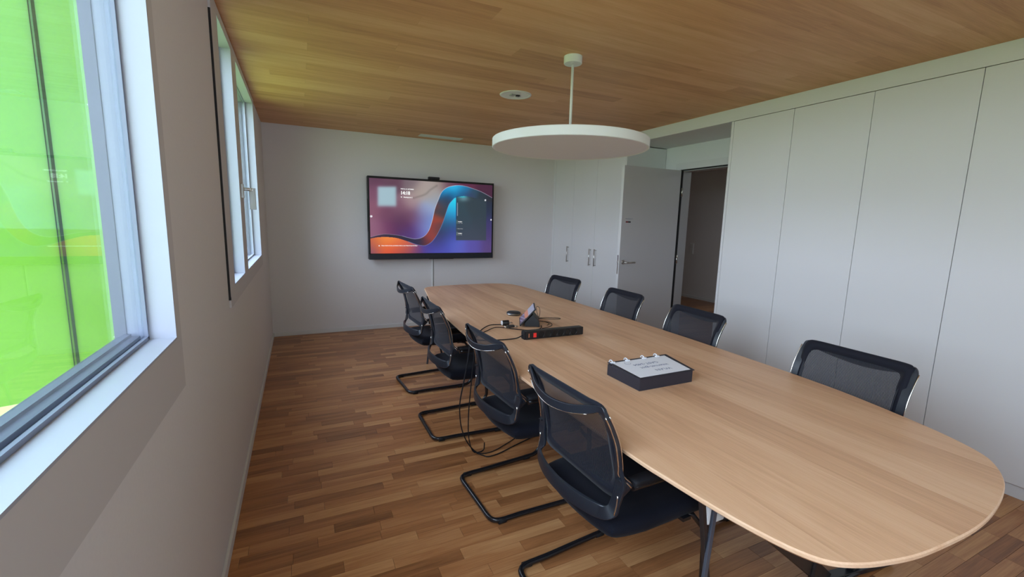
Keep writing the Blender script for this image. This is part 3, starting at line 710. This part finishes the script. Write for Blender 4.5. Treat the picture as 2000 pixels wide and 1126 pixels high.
# ---------------------------------------------------------------- chairs
def prof(z):  # local x of the back surface at height z
    Z = [.50, .56, .64, .70, .77, .83, .91]; X = [.105, .120, .126, .118, .103, .078, .033]
    return float(np.interp(z, Z, X))
def make_chair():
    t = empty('cantilever_chair')
    V = lambda *a: np.array(a, float)
    # sled frame: one bent tube
    rr = .0125; z0 = rr+.004
    half = [(.0, 0, z0), (.0, .10, z0), (.0, .165, z0), (.012, .203, z0), (.05, .220, z0), (.15, .222, z0), (.30, .230, z0), (.44, .237, z0), (.515, .240, z0+.006), (.555, .242, z0+.045), (.562, .242, z0+.10), (.548, .245, .30), (.535, .247, .50), (.528, .248, .565), (.500, .248, .605), (.45, .248, .612), (.30, .247, .612), (.165, .242, .610)]
    path = [(x, -y, z) for x, y, z in half[::-1]][:-1]+half
    bm = bmesh.new(); tube(bm, path, rr, 10, sub=4); link('sled_frame', bm, BLKTUBE, t)
    for x, y in ((.05, .222), (.05, -.222), (.45, .237), (.45, -.237)):
        bm = bmesh.new(); cyl(bm, (x-.02, y, .0135), (x+.02, y, .0135), .0135, n=12); link('glide', bm, RUB, t)
    # armrests
    for s in (1, -1):
        bm = bmesh.new()
        ribbon(bm, [(V(.155, s*.245, .632), V(0, .020, 0), V(0, 0, .008)), (V(.28, s*.248, .636), V(0, .024, 0), V(0, 0, .010)), (V(.42, s*.250, .638), V(0, .025, 0), V(0, 0, .011)), (V(.50, s*.250, .634), V(0, .022, 0), V(0, 0, .008))], 4)
        link('armrest', bm, BLKM, t)
    # seat cushion
    bm = bmesh.new(); NX, NY = 14, 12
    def seatpt(u, v, top):
        x = .115+.50*u; hw = .238-.018*max(0, .25-u)/.25*1.2; y = (2*v-1)*hw
        ex = min(1, min(u, 1-u)/.10); ey = min(1, min(v, 1-v)/.10); e = min(1, math.sqrt(max(0, 1-(1-ex)**2)))*min(1, math.sqrt(max(0, 1-(1-ey)**2)))
        zc = .444-.02*max(0, u-.8)/.2
        dip = .010*math.sin(pi*v)*math.sin(pi*min(1, u*1.1))
        x += .022*(1-(2*v-1)**2)*(-1 if u < .5 else 1)*abs(2*u-1)
        return (x, y, zc+.004+.030*e-dip) if top else (x, y, zc-.012-.032*e-.012*math.sin(pi*v)*e)
    G = {}
    for top in (1, 0):
        for i in range(NX+1):
            for j in range(NY+1):
                u = .5-.5*cos(pi*i/NX); v = .5-.5*cos(pi*j/NY); G[top, i, j] = bm.verts.new(seatpt(u, v, top))
    for top in (1, 0):
        for i in range(NX):
            for j in range(NY): bm.faces.new((G[top, i, j], G[top, i+1, j], G[top, i+1, j+1], G[top, i, j+1]))
    for i in range(NX):
        for j in (0, NY): bm.faces.new((G[1, i, j], G[1, i+1, j], G[0, i+1, j], G[0, i, j]))
    for j in range(NY):
        for i in (0, NX): bm.faces.new((G[1, i, j], G[1, i, j+1], G[0, i, j+1], G[0, i, j]))
    link('seat', bm, FABRIC, t, smooth=True)
    bm = bmesh.new(); box(bm, .42, .46, -.246, .246, .405, .418); box(bm, .22, .25, -.20, .20, .400, .413); box(bm, .20, .46, -.14, -.11, .398, .412); box(bm, .20, .46, .11, .14, .398, .412)
    tube(bm, [(.548, -.243, .33), (.50, -.22, .395), (.44, -.18, .405)], .010, 8); tube(bm, [(.548, .243, .33), (.50, .22, .395), (.44, .18, .405)], .010, 8)
    link('seat_support', bm, BLKTUBE, t)
    # backrest shell: closed ribbon loop (rails, bowed top bar, bowed bottom bar)
    L = []
    for s in (1, -1):
        q = []
        for z in (.56, .61, .64, .70, .77, .83):
            hw = .234+(.012 if .60 < z < .66 else 0); wd = .020 if z < .7 else .016
            q.append((V(prof(z)-.010, s*(hw-wd*.4), z), V(0, s*wd, 0), V(.006, 0, .001)))
        q.append((V(prof(.875)-.006, s*.226, .875), V(-.004, s*.014, .004), V(.006, 0, .002)))
        L.append(q)
    topb = [(V(.036, .216, .893), V(0, .007, .012), V(.006, 0, 0)), (V(.018, .175, .880), V(0, .0, .015), V(.005, .002, 0)), (V(-.006, .10, .860), V(.0, 0, .015), V(.005, 0, 0)), (V(-.016, 0, .850), V(.0, 0, .015), V(.005, 0, 0))]
    topb = topb+[(V(p[0], -p[1], p[2]), V(a[0], -a[1], a[2]), V(b[0], -b[1], b[2])) for p, a, b in topb[:-1][::-1]]
    botb = [(V(prof(.53)-.012, -.224, .535), V(0, -.018, -.012), V(.006, 0, 0)), (V(.080, -.198, .520), V(0, -.003, -.024), V(.006, 0, 0)), (V(.052, -.11, .518), V(0, 0, -.026), V(.006, 0, .002)), (V(.040, 0, .518), V(0, 0, -.026), V(.006, 0, .002))]
    botb = botb+[(V(p[0], -p[1], p[2]), V(a[0], -a[1], a[2]), V(b[0], -b[1], b[2])) for p, a, b in botb[:-1][::-1]]
    ctl = L[0]+topb+L[1][::-1]+botb
    bm = bmesh.new(); ribbon(bm, ctl, 5, True)
    for s in (1, -1):   # arm joint bump
        ribbon(bm, [(V(.108, s*.240, .655), V(0, .008, 0), V(.010, 0, 0)), (V(.140, s*.246, .628), V(0, .010, 0), V(.014, 0, .0)), (V(.120, s*.240, .592), V(0, .008, 0), V(.008, 0, 0))], 4)
    link('backrest_frame', bm, PLAST, t).modifiers.new('es', 'EDGE_SPLIT').split_angle = radians(32)
    # mesh panel
    def panel(u, z, off=0):
        hw = .224-.004*abs(z-.7); y = u*hw
        return (prof(z)+.004+off-.022*(1-u*u), y, z)
    z0m, z1m = .565, .912
    bm = bmesh.new(); uvl = bm.loops.layers.uv.new('UVMap'); NX, NZ = 16, 12; g = []
    for j in range(NZ+1):
        g.append([(bm.verts.new(panel(-.90+1.80*i/NX, .59+(.882-.59)*j/NZ)), i/NX, j/NZ) for i in range(NX+1)])
    for j in range(NZ):
        for i in range(NX):
            q = (g[j][i], g[j][i+1], g[j+1][i+1], g[j+1][i]); f = bm.faces.new([a[0] for a in q]); f.smooth = True
            for lp, a in zip(f.loops, q): lp[uvl].uv = (a[1], a[2])
    link('mesh_panel', bm, MESHF, t, recalc=False)
    # fabric hem around it with thickness
    bm = bmesh.new(); K = 96; rr_ = []
    def rrect(a, b0, b1, n_, k):
        # rounded rectangle point, angle param
        th = 2*pi*(k+.5)/K
        c_, s_ = cos(th), sin(th); x = math.copysign(abs(c_)**(2/n_), c_)*a; y = math.copysign(abs(s_)**(2/n_), s_)
        return x, (b0+b1)/2+y*(b1-b0)/2
    for (a, b0, b1, off, n_) in ((.865, .600, .874, -.002, 12), (1.0, z0m, z1m, -.003, 22), (1.0, z0m, z1m, .005, 22), (.865, .600, .874, .003, 12)):
        rr_.append([bm.verts.new(panel(*rrect(a, b0, b1, n_, k), off)) for k in range(K)])
    for i in range(4):
        A, B = rr_[i], rr_[(i+1) % 4]
        for k in range(K): bm.faces.new((A[k], A[(k+1) % K], B[(k+1) % K], B[k])).smooth = True
    o = link('backrest_hem', bm, HEM, t)
    # bright edge strips along the rails
    for s in (1, -1):
        bm = bmesh.new()
        tube(bm, [(prof(z)-.0165, s*(.2395 if z > .66 else .2465), z) for z in (.875, .83, .77, .70, .665)]+[(.136, s*.2545, .635), (.146, s*.256, .622)], .0028, 6, sub=3)
        tube(bm, [(prof(z)-.0165, s*.2405, z) for z in (.595, .565, .53)], .0025, 6, sub=2)
        tube(bm, [(prof(z)-.003, s*(.2450 if z > .66 else .2475), z) for z in (.880, .83, .77, .70, .665)]+[(.150, s*.256, .635)], .0022, 6, sub=3)
        link('edge_strip', bm, CHROME, t)
    bm = bmesh.new(); tube(bm, [(.012, .178, .866), (-.010, .10, .846), (-.021, 0, .836), (-.010, -.10, .846), (.012, -.178, .866)], .0014, 6, sub=4)
    link('edge_strip', bm, CHROME, t)
    return t
chair0 = make_chair()
spots = [(1.112, 1.262, 0.035, 'chairs on the window side', 'navy mesh cantilever chair nearest the camera on the window side'),
         (1.112, 2.003, 0.045, 'chairs on the window side', 'navy mesh chair behind the hanging black cables, window side'),
         (1.085, 2.905, 0.0, 'chairs on the window side', 'navy mesh chair third from the camera on the window side'),
         (1.100, 3.765, .06, 'chairs on the window side', 'navy mesh chair farthest away on the window side'),
         (2.665, 1.085, pi-.05, 'chairs on the cabinet side', 'navy mesh chair nearest the camera on the cabinet side'),
         (2.745, 2.060, pi-.09, 'chairs on the cabinet side', 'navy mesh chair in front of the doorway, cabinet side'),
         (2.800, 2.860, pi-.05, 'chairs on the cabinet side', 'navy mesh chair in front of the open grey door'),
         (2.805, 3.795, pi+.11, 'chairs on the cabinet side', 'navy mesh chair farthest away on the cabinet side')]
for i, (x, y, a, g, lb) in enumerate(spots):
    o = chair0 if i == 0 else copy_tree(chair0)
    o.location = (x, y, 0); o.rotation_euler = (0, 0, a); tag(o, lb, 'chair', g)

# ---------------------------------------------------------------- things on the table
# binder
t = empty('ring_binder', (1.650, 1.418, TZ), label='black flip-chart binder lying flat with white title sheet', cat='binder')
bxo('binder_tray', [(0, .316, 0, .228, 0, .003), (0, .316, 0, .003, .003, .054), (0, .316, .225, .228, .003, .054), (0, .003, .003, .225, .003, .054), (.313, .316, .003, .225, .003, .054)], BIND, t, bev=.001)
bxo('paper_block', (.006, .310, .006, .222, .003, .045), TRIM, t)
bm = bmesh.new()
v = [bm.verts.new(p) for p in ((-.004, -.004, .0565), (.322, -.004, .0565), (.372, .228, .0595), (-.002, .228, .0595), (-.004, -.004, .0595), (.322, -.004, .0595), (.372, .228, .0625), (-.002, .228, .0625))]
for f in ((0, 3, 2, 1), (4, 5, 6, 7), (0, 1, 5, 4), (1, 2, 6, 5), (2, 3, 7, 6), (3, 0, 4, 7)): bm.faces.new([v[i] for i in f])
link('binder_lid', bm, BIND, t)
bm = bmesh.new()
bm.faces.new([bm.verts.new(p) for p in ((.004, .004, .0604), (.306, .004, .0604), (.346, .212, .0629), (.012, .212, .0629))])
sheet = link('title_sheet', bm, PAPER, t)
for x in (.015, .105, .21, .295):
    bm = bmesh.new(); tube(bm, [(x+.0+.013*cos(a_)*0, .222+.013*cos(a_), .063+.010*sin(a_)) for a_ in [2*pi*k/14 for k in range(14)]], .003, 6, closed=True)
    box(bm, x-.010, x+.012, .205, .216, .0625, .068); link('clear_ring', bm, CLEAR, t)
RZ = Matrix.Rotation(pi, 4, 'Z')
for s, x, y, z, sz in (('WLAN', .235, .066, .0613, .030), ('internet-gast', .262, .112, .0619, .031), ('GAST-2404', .238, .155, .0625, .030)):
    text('handwriting', s, sz, Matrix.Translation((x, y, z)) @ RZ, PEN, sheet, .0001, 0, xs=1.05)
bm = bmesh.new(); tube(bm, [(.075, .196, .0627), (.065, .176, .0626), (.085, .166, .0624), (.098, .178, .0626)], .0007, 5, sub=4); link('pen_mark', bm, PEN, sheet)

# power strip
t = empty('power_strip', (1.557, 2.345, TZ), rz=-.02, label='black multi-socket power strip with glowing red switch', cat='power strip')
bxo('strip_body', (.012, .425, 0, .046, 0, .052), BLK, t, bev=.003)
bxo('end_cap', (0, .014, .001, .045, .001, .051), BLKM, t, bev=.004)
bxo('end_cap', (.423, .430, .001, .045, .001, .051), BLKM, t, bev=.003)
bxo('red_switch', (.063, .084, -.003, 0, .012, .040), RED, t, bev=.001)
bxo('orange_tag', (.030, .036, -.001, .0, .014, .038), ORNG, t)
for k in range(6):
    x = .120+k*.048
    bm = bmesh.new(); lathe(bm, [(.0, -.0005), (.0175, -.0005), (.0195, .0015), (.0205, .0), (.0205, -.003)], (0, 0), 24)
    o = link('socket', bm, mat('socket_black', (.004, .004, .004), .5) if 'socket_black' not in MATS else MATS['socket_black'], t, smooth=False)
    o.location = (x, -.001, .026); o.rotation_euler = (pi/2, 0, 0)

# speaker puck
t = empty('table_microphone', (1.822, 3.045, TZ), label='round dark table microphone puck beside the tilted touch panel', cat='microphone')
bm = bmesh.new(); lathe(bm, [(0, 0), (.050, 0), (.053, .004), (.055, .014), (.053, .020), (.046, .024), (0, .025)], (0, 0), 40); link('puck_body', bm, mat('puck', (.022, .025, .032), .4), t, smooth=True)
bm = bmesh.new(); lathe(bm, [(.0555, .008), (.0565, .010), (.0555, .012)], (0, 0), 40); link('puck_band', bm, STEEL, t)

# tilted touch panel
t = empty('touch_panel', (1.684, 2.650, TZ), rz=-.454, label='small tilted touch panel on a wedge stand', cat='tablet')
ang = .853; Ls = .160
bm = bmesh.new(); box(bm, 0, Ls, 0, .242, 0, .009); pn = link('panel_body', bm, BLK, t, bev=.002); pn.rotation_euler = (0, -ang, 0); pn.location = (0, 0, .006)
b2 = bmesh.new(); NS = 24; 
vs = [[b2.verts.new((.008+(Ls-.016)*i/NS, .008+.226*j/NS, .0095)) for j in range(NS+1)] for i in range(NS+1)]
cols = []
for i in range(NS):
    for j in range(NS):
        b2.faces.new((vs[i][j], vs[i+1][j], vs[i+1][j+1], vs[i][j+1]))
for i in range(NS):
    for j in range(NS):
        u, v_ = i/NS, j/NS
        if u < .30: c = (.10, .07, .14) if (i+j//3) % 4 else (.25, .25, .4)
        elif u < .55: c = (.42, .17, .11)
        else: c = (.28, .30, .40) if not (j % 6 == 0) else (.20, .22, .30)
        if v_ < .12 and u < .4: c = (.07, .06, .08)
        cols += [*c, 1.0]
me = bpy.data.meshes.new('panel_screen'); b2.to_mesh(me); b2.free(); a = me.attributes.new('pic', 'FLOAT_COLOR', 'FACE'); a.data.foreach_set('color', cols); me.materials.append(SCR)
ps = bpy.data.objects.new('panel_screen', me); COL.objects.link(ps); ps.parent = pn
bm = bmesh.new()
pr = [(.030, .0), (.135, .0), (.130, .035), (.085, .088), (.030, .030)]
A = [bm.verts.new((x, .02, z)) for x, z in pr]; B = [bm.verts.new((x, .222, z)) for x, z in pr]
bm.faces.new(A); bm.faces.new(B[::-1])
for i in range(5): bm.faces.new((A[i], A[(i+1) % 5], B[(i+1) % 5], B[i]))
link('wedge_stand', bm, mat('stand_dark', (.022, .026, .028), .5), t, bev=.004)

def cable(name, label, pts, r=.0035, group=None, m=BLKM):
    bm = bmesh.new(); tube(bm, pts, r, 8, sub=6); o = link(name, bm, m)
    return tag(o, label, 'cable', group)
z = TZ+.004
cable('power_cable', 'black cable from the power strip end over the table edge', [(1.557, 2.367, .766), (1.52, 2.372, .750), (1.47, 2.385, z), (1.41, 2.392, z), (1.34, 2.410, z), (1.275, 2.435, z+.001), (1.2475, 2.445, .738), (1.240, 2.447, .70), (1.228, 2.450, .60), (1.205, 2.450, .48), (1.180, 2.450, .34), (1.190, 2.450, .20), (1.228, 2.450, .09), (1.285, 2.440, .012), (1.318, 2.40, .004), (1.346, 2.372, .004), (1.43, 2.385, .004), (1.56, 2.435, .004), (1.75, 2.50, .004)])
cable('device_cable', 'looped black cable hanging from table edge with its plug end on the floor', [(1.585, 2.735, z+.004), (1.50, 2.738, z+.008), (1.43, 2.69, z+.004), (1.361, 2.609, z), (1.30, 2.52, z+.001), (1.268, 2.462, z+.001), (1.2500, 2.435, .735), (1.262, 2.430, .66), (1.252, 2.430, .55), (1.243, 2.430, .44), (1.232, 2.430, .31), (1.230, 2.430, .17), (1.243, 2.432, .08), (1.272, 2.445, .015), (1.31, 2.445, .005), (1.345, 2.458, .006), (1.352, 2.462, .03), (1.352, 2.462, .052)])
cable('data_cable', 'black cable running from the touch panel across the table', [(1.83, 2.62, z+.004), (1.79, 2.56, z+.0), (1.70, 2.545, z), (1.64, 2.585, z), (1.575, 2.640, z+.004), (1.50, 2.660, z+.008), (1.43, 2.628, z+.001), (1.37, 2.58, z), (1.30, 2.505, z), (1.268, 2.455, z), (1.2470, 2.453, .738), (1.239, 2.455, .70), (1.228, 2.458, .60), (1.206, 2.458, .48), (1.182, 2.458, .34), (1.192, 2.458, .20), (1.230, 2.458, .09), (1.287, 2.450, .012), (1.33, 2.42, .004), (1.42, 2.43, .004), (1.60, 2.52, .004)], .003)
t = empty('power_plug', (1.585, 2.735, TZ), label='black plug with clear collar lying left of the touch panel', cat='plug')
bm = bmesh.new(); cyl(bm, (0, 0, .020), (.045, -.01, .020), .018, .020, 18); link('plug_body', bm, BLK, t, bev=.002)
bm = bmesh.new(); cyl(bm, (-.006, .001, .020), (.002, 0, .020), .017, .017, 18); link('plug_collar', bm, CLEAR, t)
for y_ in (-.009, .009):
    bm = bmesh.new(); cyl(bm, (.045, y_-.01, .020), (.070, y_-.013, .020), .0026, n=8); link('plug_pin', bm, STEEL, t)
t = empty('cable_adapter', (1.600, 2.640, TZ), label='small dark adapter with metal ends on the data cable', cat='adapter')
bm = bmesh.new(); box(bm, -.025, .03, -.012, .012, 0.008, .026); link('adapter_body', bm, mat('adapter', (.04, .04, .04), .4), t, bev=.004)
bm = bmesh.new(); cyl(bm, (.03, 0, .016), (.055, -.008, .012), .006, n=10); cyl(bm, (-.025, 0, .016), (-.04, 0.004, .014), .007, n=10); link('metal_end', bm, STEEL, t)
# tied cable bundle
bm = bmesh.new()
c_ = np.array([1.925, 2.83, z])
def lp(pts): tube(bm, [tuple(c_+np.array(p)) for p in pts], .0022, 6, sub=6)
lp([(-.035, -.035, .006), (-.02, -.02, .004), (0, 0, .003), (.05, .07, .020), (.105, .17, .035), (.125, .225, .040), (.105, .225, .044), (.05, .12, .030), (.004, .004, .006), (-.02, -.03, .0), (-.035, -.045, .002)])
lp([(-.03, -.03, .0), (0, 0, .004), (.06, .01, .002), (.13, -.01, .0), (.165, -.035, .0), (.150, -.055, .0), (.09, -.04, .0), (.0, -.004, .004), (-.04, -.02, .002)])
lp([(-.03, -.065, .0), (-.01, -.075, .0), (.02, -.13, .0), (.0, -.2, .0), (-.06, -.25, .0), (-.12, -.27, .0)])
lp([(-.02, -.085, .002), (0, -.10, .0), (.0, -.16, .0), (-.04, -.20, .0)])
o = link('tied_cable_bundle', bm, mat('cable_brown', (.03, .022, .018), .5)); tag(o, 'thin dark cable tied in loops behind the touch panel', 'cable')
bm = bmesh.new(); cyl(bm, (1.912, 2.818, z), (1.932, 2.838, z+.004), .006, n=10); link('cable_tie', bm, BLK, o)
